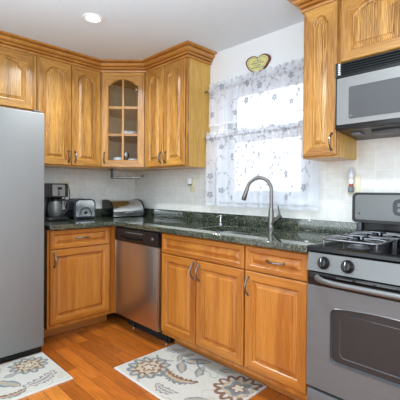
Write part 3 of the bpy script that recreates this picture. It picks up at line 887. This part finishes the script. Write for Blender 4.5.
curtain('sheer_curtain', 'sheer white valance with grey floral embroidery on the upper rod of the window', 1.196, 2.222, 2.105, 1.735, -.062, R1z, 5, .008, .0, [(1.93, .06)])
curtain('sheer_curtain', 'long sheer white cafe curtain with grey flowers on the lower window rod', 1.178, 2.222, 1.690, 1.060, -.062, R2z, 11, .026, .0)
for z, lab in ((R1z, 'thin nickel curtain rod holding the valance at the top of the window'), (R2z, 'thin nickel curtain rod across the middle of the window holding the cafe curtain')):
    t = thing('curtain_rod', lab, 'curtain rod', (1.172, -.062, z))
    MB().cyl((0, 0, 0), (1.052, 0, 0), .005, M['nickel'], 10).build('rod', t)
    MB().lathe([(0, -.034), (.008, -.032), (.012, -.022), (.008, -.012), (.006, -.004), (.006, .002), (0, .003)], (-.0, 0, 0), M['nickel'], 14, 'X').build('finial', t)
    for x in (.02, 1.035): MB().tube([(x, .006, 0), (x, .052, 0)], .005, M['nickel'], 8).lathe([(0, .004), (.013, .003), (.014, 0)], (x, .0535, 0), M['nickel'], 12, 'Y').build('bracket', t)

# ------------------------------------------------------------------ heart plaque
t = thing('heart_plaque', 'yellow heart-shaped wooden plaque with maroon edge on the wall above the window', 'wall plaque', (1.676, -.003, 2.170))
def heart(s_, n=60):
    out = []
    for k in range(n):
        a = 2*PI*k/n; x = 16*math.sin(a)**3; y = 12*math.cos(a)-4*math.cos(2*a)-1.5*math.cos(3*a)-.5*math.cos(4*a)
        out.append((x/16*.116*s_, ((y+2)/12.2*.076 if y > -2 else -((-(y+2)/15)**.72)*.088)*s_))
    ca, sa = math.cos(math.radians(-4)), math.sin(math.radians(-4))
    return [(x*ca-z*sa, x*sa+z*ca) for x, z in out]
MB().prism(heart(1), -.014, 0, M['maroon'], 'Y').build('border', t)
MB().prism(heart(.87), -.0165, -.0142, M['plaque'], 'Y').build('face', t)
rn = random.Random(3); b = MB()
for li, (z, hw) in enumerate(((.030, .036), (.014, .055), (-.002, .030), (-.019, .056))):
    x = -hw
    while x < hw:
        wl = rn.uniform(.004, .007)
        b.box(x, x+wl, -.0172, -.0166, z+x*-.06-.004, z+x*-.06+rn.uniform(.002, .005), M['ink']); x += wl+rn.choice((.002, .002, .006))
b.build('lettering', t)
MB().tube([(p[0], -.0166, p[1]) for p in heart(.74)], .0010, M['ink'], 4, closed=True).build('painted_edging', t)

# ------------------------------------------------------------------ outlets and plugs
def plate(name, label, x, z, w_=.075, h=.118):
    t = thing(name, label, 'outlet', (x, -.0085, z))
    MB().box(-w_/2, w_/2, -.006, 0, -h/2, h/2, M['cream'], .002).build('cover_plate', t)
    for dz in (-.025, .025):
        b = MB(); b.prism(rrect(-.017, .017, dz-.014, dz+.014, .009), -.0075, -.006, M['cream'], 'Y')
        b.box(-.008, -.006, -.0079, -.0074, dz-.004, dz+.006, M['black']).box(.006, .008, -.0079, -.0074, dz-.004, dz+.006, M['black'])
        b.build('socket', t)
    return t
plate('wall_outlet', 'cream wall outlet on the tiles left of the window', .953, 1.235)
b = MB(); b.box(.915, .955, -.05, -.0175, 1.245, 1.302, M['white_pl'], .005).box(.922, .950, -.047, -.022, 1.238, 1.2455, M['dark_grey'], .002)
tag(b.build('plug_adapter'), 'small white plug-in unit in the outlet left of the window', 'plug-in device')
plate('wall_outlet', 'cream wall outlet on the tiles above the left end of the stove', 2.432, 1.234, .082, .122)
t = thing('night_light', 'clear flame-shaped plug-in night light in the outlet by the stove', 'night light', (2.424, -.017, 1.23))
MB().box(-.015, .015, -.03, -.0, -.045, -.008, M['grey_pl'], .005).build('plug_body', t)
tag(MB().lathe([(0, -.008), (.013, -.007), (.013, 0.006), (0, .007)], (0, -.017, .0), M['red_pl'], 14).build('band', t), 'red band')
MB().lathe([(.014, .007), (.016, .012), (.016, .035), (.012, .038), (0, .038)], (0, -.017, 0), M['white_pl'], 16).build('collar', t)
MB().lathe([(.012, .0385), (.018, .052), (.018, .068), (.011, .092), (.003, .112), (0, .116)], (0, -.017, 0), M['frosted'], 18).build('bulb', t)
t = thing('wall_outlet', 'cream wall outlet between coffee maker and toaster holding two black plugs', 'outlet', (.0085, -.80, 1.205), LA)
MB().box(-.038, .038, -.006, 0, -.06, .06, M['cream'], .002).build('cover_plate', t)
def cord(name, label, pts, plug):
    t = thing(name, label, 'power cord', (0, 0, 0))
    x, y, z = plug
    MB().box(x, x+.028, y-.012, y+.012, z-.011, z+.011, M['black'], .004).build('plug', t)
    MB().tube(pts, .0035, M['black'], 8).build('cable', t)
def smooth(pts, n=6):
    P_ = [Vector(p) for p in pts]; out = []
    for i in range(len(P_)-1):
        p0, p1, p2, p3 = P_[max(i-1, 0)], P_[i], P_[i+1], P_[min(i+2, len(P_)-1)]
        for k in range(n):
            t_ = k/n; out.append(.5*((2*p1)+(p2-p0)*t_+(2*p0-5*p1+4*p2-p3)*t_*t_+(3*p1-p0-3*p2+p3)*t_**3))
    out.append(P_[-1]); return out
cord('power_cord', 'black power cord from the upper plug hanging behind the coffee maker', smooth([(.040, -.80, 1.232), (.055, -.785, 1.20), (.05, -.775, 1.13), (.06, -.79, 1.03), (.07, -.84, .95), (.06, -.84, .921)]), (.0155, -.80, 1.232))
cord('power_cord', 'black power cord from the lower plug hanging down to the toaster', smooth([(.040, -.80, 1.18), (.06, -.81, 1.15), (.05, -.83, 1.08), (.06, -.82, 1.0), (.05, -.83, .94), (.045, -.827, .921)]), (.0155, -.80, 1.18))

# ------------------------------------------------------------------ counter appliances (fronts look along +X)
t = thing('coffee_maker', 'black drip coffee maker with steel carafe beside the fridge', 'coffee maker', (.30, -.985, CT+.0008), LA)
b = MB(); b.box(-.09, .085, .0, .20, 0, .032, M['black'], .008); b.build('warming_base', t)
MB().box(-.09, .085, .125, .20, .032, .205, M['black'], .006).build('water_tank', t)
hd = MB().prism(rrect(-.095, .085, .205, .325, [.008, .016, .016, .008]), .015, .205, M['black'], 'Y').build('brew_head', t)
MB().prism(rrect(-.055, .055, .214, .312, .006, 3), .0145, .008, M['steel_light'], 'Y').build('front_plate', hd)
b = MB(); b.box(-.012, .028, .0075, .006, .27, .292, M['black_gloss'])
for k in range(3): b.lathe([(0, .004), (.006, .003), (.007, 0)], (-.0+.0, .0078, .228+k*.014), M['black'], 12, 'Y')
b.build('controls', hd)
cf = thing('carafe', 'brushed steel thermal carafe with black lid and handle under the coffee maker head', 'carafe', (.30-.065, -.995, CT+.0335))
MB().lathe([(0, 0), (.050, 0), (.056, .008), (.060, .05), (.059, .09), (.050, .125), (.044, .135)], (0, 0, 0), M['steel'], 28).build('vessel', cf)
MB().lathe([(.046, .1355), (.047, .15), (.036, .162), (0, .164)], (0, 0, 0), M['black'], 24).build('lid', cf)
MB().tube(smooth([(.01, .045, .142), (.03, .075, .148), (.038, .098, .125), (.036, .10, .08), (.03, .085, .045), (.02, .060, .035)]), .0085, M['black'], 10).build('handle', cf)

t = thing('toaster', 'chrome long-slot toaster with dark plastic ends on the left counter', 'toaster', (.235, -.713, CT+.0008), LA)
prof = rrect(-.105, .105, .012, .182, [.014, .05, .05, .014], 8)
MB().prism(prof, .012, .158, M['toaster_end'], 'Y').build('shell', t)
sl = MB()
for y in (.055, .105): sl.box(-.075, .075, y, y+.022, .1822, .1845, M['black'], .001)
sl.build('slots', t)
for s_ in (0, 1):
    y0 = -.0 if s_ == 0 else .1585
    if s_ == 0:
        MB().prism(rrect(-.108, .108, .008, .186, [.014, .052, .052, .014], 8), .0, .0115, M['toaster_end'], 'Y').build('front_frame', t)
        MB().prism(rrect(-.088, .096, .024, .172, [.008, .04, .04, .008], 8), -.003, -.0003, M['chrome'], 'Y').build('front_plate', t)
    else: MB().prism(rrect(-.108, .108, .008, .186, [.014, .052, .052, .014], 8), .1585, .17, M['toaster_end'], 'Y').build('back_frame', t)
b = MB(); 
for a0 in range(1):
    arc = []
    for k in range(13): a = PI*k/12; arc.append((.066*math.cos(a)+.006, .03+.080*math.sin(a)))
    for k in range(12, -1, -1): a = PI*k/12; arc.append((.052*math.cos(a)+.006, .03+.064*math.sin(a)))
    b.prism(arc, -.0048, -.0032, M['dark_grey'], 'Y')
b.build('reflection_arc', t)  # dark curved reflection on the chrome front, modelled as a grey arc
MB().lathe([(0, .014), (.012, .013), (.014, 0)], (.006, -.0050, .058), M['black'], 18, 'Y').build('dial', t)
for x in (-.08, .08): MB().box(x-.012, x+.012, .02, .15, 0, .0078, M['black'], .002).build('foot', t)

t = thing('bread_box', 'roll-top stainless steel bread box with black ends in the counter corner', 'bread box', (.275, -.255, CT+.0008), LA)
def bprof(g_=0):
    out = [(.20, .006+g_), (.20, .164-g_), (.11, .168-g_)]
    for k in range(1, 11):
        a = PI/2+PI/2*k/10; out.append((.11+(.108-g_)*math.cos(a), .055+(.113-g_)*math.sin(a)))
    out.append((.004+g_, .006+g_)); return out
MB().prism(bprof(.004), -.178, .178, M['steel_door'], 'X').build('body', t)
b = MB()
pr = [(y-.0015, z+.0015) for y, z in bprof(0)[2:]]
for A_, B_ in zip(pr, pr[1:]):
    b.prism([A_, B_, (B_[0]+.002, B_[1]-.002), (A_[0]+.002, A_[1]-.002)], -.176, .176, M['chrome'], 'X')
b.tube([(-.05, -.004, .045), (-.04, -.012, .045), (.04, -.012, .045), (.05, -.004, .045)], .004, M['chrome'], 8)
b.build('roll_lid', t)
for x in (-.192, .1782): MB().prism(bprof(-.006), x, x+.0136, M['black_gloss'], 'X').build('end_panel', t)
for x in (-.1935, ): MB().lathe([(0, .002), (.008, .002), (.008, 0)], (x, .1, .04), M['chrome'], 12, 'X').build('pivot', t)

# paper towel holder under the corner cabinet
t = thing('paper_towel_holder', 'empty black and chrome paper towel holder under the glass corner cabinet', 'paper towel holder', (.285, -.46, 1.305), PI/4)
MB().box(-.012, .012, -.012, .012, -.01, .0825, M['black'], .003).box(-.02, .02, -.03, .03, .077, .0832, M['black'], .002).build('mount_arm', t)
MB().cyl((.012, 0, 0), (.295, 0, 0), .0105, M['nickel'], 14).build('bar', t)
MB().lathe([(0, .286), (.026, .288), (.034, .298), (.024, .308), (0, .310)], (0, 0, 0), M['chrome'], 18, 'X').build('end_knob', t)

# ------------------------------------------------------------------ crockery in the corner cabinet
def cup(loc, label, mt, s_=1., stem=False):
    t = thing('teacup', label, 'cup', loc, 0, None)
    MB().lathe([(0, 0), (.022*s_, 0), (.024*s_, .004), (.034*s_, .03*s_), (.038*s_, .07*s_), (.035*s_, .07*s_), (.031*s_, .03*s_), (.02*s_, .008), (0, .008)], (0, 0, 0), mt, 20).build('bowl', t)
    MB().tube(smooth([(.034*s_, 0, .058*s_), (.055*s_, 0, .055*s_), (.057*s_, 0, .03*s_), (.032*s_, 0, .022*s_)], 4), .0035, mt, 6).build('handle', t)
zf = ZU+.0208
cup((.30, -.40, zf), 'white teacup at the front of the corner cabinet, behind the left pane', M['porcelain'], 1.3)
cup((.40, -.30, zf), 'white teacup at the front of the corner cabinet, behind the right pane', M['porcelain'], 1.15)
cup((.26, -.49, zf), 'pale blue teacup low in the corner cabinet beside the left stile', M['blue_porcelain'], .85)
cup((.46, -.24, zf), 'pale blue teacup low in the corner cabinet beside the right stile', M['blue_porcelain'], .85)
b = MB(); b.lathe([(0, 0), (.03, 0), (.03, .003), (.004, .008), (.004, .07), (.02, .085), (.034, .11), (.03, .15), (.028, .15), (.031, .11), (.018, .087), (0, .08)], (.28, -.30, zf), M['clear'], 20)
tag(b.build('wine_glass'), 'clear stemmed glass at the back of the corner cabinet', 'glass')
b = MB(); b.lathe([(0, 0), (.05, 0), (.075, .02), (.085, .06), (.08, .06), (.07, .022), (.045, .006), (0, .006)], (.24, -.24, 1.717), M['porcelain'], 24)
tag(b.build('serving_bowl'), 'white bowl on the middle shelf of the corner cabinet', 'bowl')

# ------------------------------------------------------------------ rugs
CRM = (184, 180, 172); GRY = (112, 116, 120); LGR = (152, 152, 148); BRN = (118, 84, 66); TAN = (166, 148, 122); DBR = (92, 64, 52)
def rug(name, label, x0, x1, y0, y1, motifs, rz=0):
    nx, ny = int((x1-x0)/.0035), int((y1-y0)/.0035)
    X, Y = np.meshgrid(np.linspace(x0, x1, nx), np.linspace(y0, y1, ny))
    rs = np.random.RandomState(4)
    col = np.zeros(X.shape+(3,)); col[:] = lin(CRM)[:3]
    def put(mask, c): col[mask] = lin(c)[:3]
    wob = .006*np.sin(X*61+2*np.sin(Y*47))+.005*np.sin(Y*73+2*np.sin(X*53))
    big = np.sin(X*9.3+1)*np.sin(Y*8.1+2)+.5*np.sin(X*21+Y*17)
    put(big > .75, (176, 171, 160)); put(np.abs(big+.2*np.sin(X*47)*np.sin(Y*52)-.35) < .05, (166, 158, 146))
    for mtf in motifs:
        k, cx, cy, R = mtf[:4]; a0 = mtf[4] if len(mtf) > 4 else 0
        dx, dy = X-cx, Y-cy; r = np.hypot(dx, dy)+wob*.5; th = np.arctan2(dy, dx)
        if k in ('daisy', 'rose'):
            c1, c2 = (GRY, TAN) if k == 'daisy' else (BRN, LGR)
            put(r < R*(.78+.22*np.abs(np.cos(6*th))), c1)
            put((r < R*(.62*np.abs(np.cos(6*th))**1.2+.24)) & (r > R*.55), (176, 164, 142) if k == 'daisy' else CRM)
            put((r < R*.60+.006*np.cos(14*th)), BRN if k == 'daisy' else TAN)
            put((r < R*.50+.008*np.cos(9*th)), (176, 163, 142))
            if k == 'rose': put((r < R*.46+.01*np.cos(5*th)), GRY)
            put((r < R*.30+.010*np.cos(5*th)), BRN)
            put((r < R*.20+.010*np.cos(5*th)), (186, 174, 156))
        else:
            ca, sa = math.cos(a0), math.sin(a0); u = dx*ca+dy*sa; v = -dx*sa+dy*ca
            u = u+wob; 
            if k == 'leaf':
                wd_ = .42*R*(1-(u/R)**2)**1 * (1-.35*u/R); inside = (np.abs(u) < R) & (np.abs(v-.12*np.sin(u/R*2)*R) < wd_)
                put(inside, GRY); inner = (np.abs(u) < R*.8) & (np.abs(v-.12*np.sin(u/R*2)*R) < wd_*.55); put(inner, LGR)
                put((np.abs(u) < R*.6) & (np.abs(v-.12*np.sin(u/R*2)*R) < wd_*.28), TAN)
            elif k == 'paisley':
                vv = v-.5*(u/R)**2*R*.6; wd_ = .34*R*np.sqrt(np.clip(1-(u/R)**2, 0, 1))*(1+.25*np.sin(u*160))
                put((np.abs(u) < R) & (np.abs(vv) < wd_), (126, 118, 116)); put((np.abs(u) < R*.9) & (np.abs(vv) < wd_*.62), CRM)
                put((np.abs(u) < R*.8) & (np.abs(vv) < wd_*.30), (140, 134, 130))
            elif k == 'fern':
                vv = v-.4*(u/R)**2*R; wd_ = .3*R*np.sqrt(np.clip(1-(u/R)**2, 0, 1))*(.6+.5*np.abs(np.sin(u*95)))
                put((np.abs(u) < R) & (np.abs(vv) < wd_), BRN); put((np.abs(u) < R*.95) & (vv < 0) & (vv > -wd_*.9), GRY)
                put((np.abs(u) < R*.8) & (np.abs(vv) < wd_*.35), TAN)
            elif k == 'stem':
                put((np.abs(u) < R) & (np.abs(v-.35*(u/R)**2*R) < .006), GRY)
    n_ = rs.rand(*X.shape); col *= (.93+.1*n_)[..., None]
    edge = (X-x0 < .009) | (x1-X < .009) | (Y-y0 < .009) | (y1-Y < .009)
    put(edge, (196, 192, 186))
    Zt = .009+.0012*rs.rand(*X.shape); Zt[0, :] = Zt[-1, :] = .004; Zt[:, 0] = Zt[:, -1] = .004
    V = np.stack([X, Y, Zt], -1).reshape(-1, 3); idx = np.arange(nx*ny).reshape(ny, nx)
    Fq = np.stack([idx[:-1, :-1], idx[:-1, 1:], idx[1:, 1:], idx[1:, :-1]], -1).reshape(-1, 4).tolist()
    V = V.tolist(); nb = len(V)
    ringi = list(idx[0, :])+list(idx[1:, -1])+list(idx[-1, ::-1][1:])+list(idx[::-1, 0][1:-1])
    for i_ in ringi: V.append((V[i_][0], V[i_][1], .0006))
    for k in range(len(ringi)):
        k2 = (k+1) % len(ringi); Fq.append([int(ringi[k]), nb+k, nb+k2, int(ringi[k2])])
    Fq.append([nb+k for k in range(len(ringi))][::-1])
    me = bpy.data.meshes.new(name); me.from_pydata(V, [], Fq)
    ca = me.color_attributes.new('pattern', 'FLOAT_COLOR', 'POINT')
    full = np.ones((len(V), 4), np.float32); full[:nb, :3] = col.reshape(-1, 3); full[nb:, :3] = lin((196, 192, 184))[:3]
    ca.data.foreach_set('color', full.reshape(-1)); me.materials.append(M['rug'])
    o = bpy.data.objects.new(name, me); C.objects.link(o)
    return tag(o, label, 'rug')
rug('floor_rug', 'cream floral rug in front of the sink cabinets', 1.285, 2.122, -1.035, -.487,
    [('daisy', 1.445, -.87, .15), ('rose', 2.02, -.64, .155), ('paisley', 1.385, -.575, .09, .9), ('leaf', 1.61, -.58, .105, .5), ('leaf', 1.60, -.715, .085, -.9), ('leaf', 1.72, -.66, .075, 1.9), ('leaf', 1.50, -.56, .05, 1.0), ('stem', 1.66, -.62, .10, -.5),
     ('fern', 1.68, -.84, .14, .15), ('leaf', 1.84, -.53, .06, .2), ('paisley', 1.72, -.97, .09, .1), ('leaf', 1.93, -.90, .07, .6), ('leaf', 1.49, -.635, .05, -1.2), ('stem', 1.42, -.735, .08, .2), ('rose', 1.95, -1.05, .06)])
rug('floor_rug', 'cream floral rug in front of the fridge', .722, 1.222, -2.12, -1.288,
    [('daisy', .868, -1.43, .125), ('paisley', 1.115, -1.43, .115, 1.9), ('leaf', 1.03, -1.60, .09, .4), ('leaf', .93, -1.55, .05, 1.4), ('leaf', .80, -1.62, .08, -.5), ('rose', 1.0, -1.86, .15), ('fern', 1.17, -1.62, .08, 1.5), ('leaf', .78, -2.0, .08, .8)])
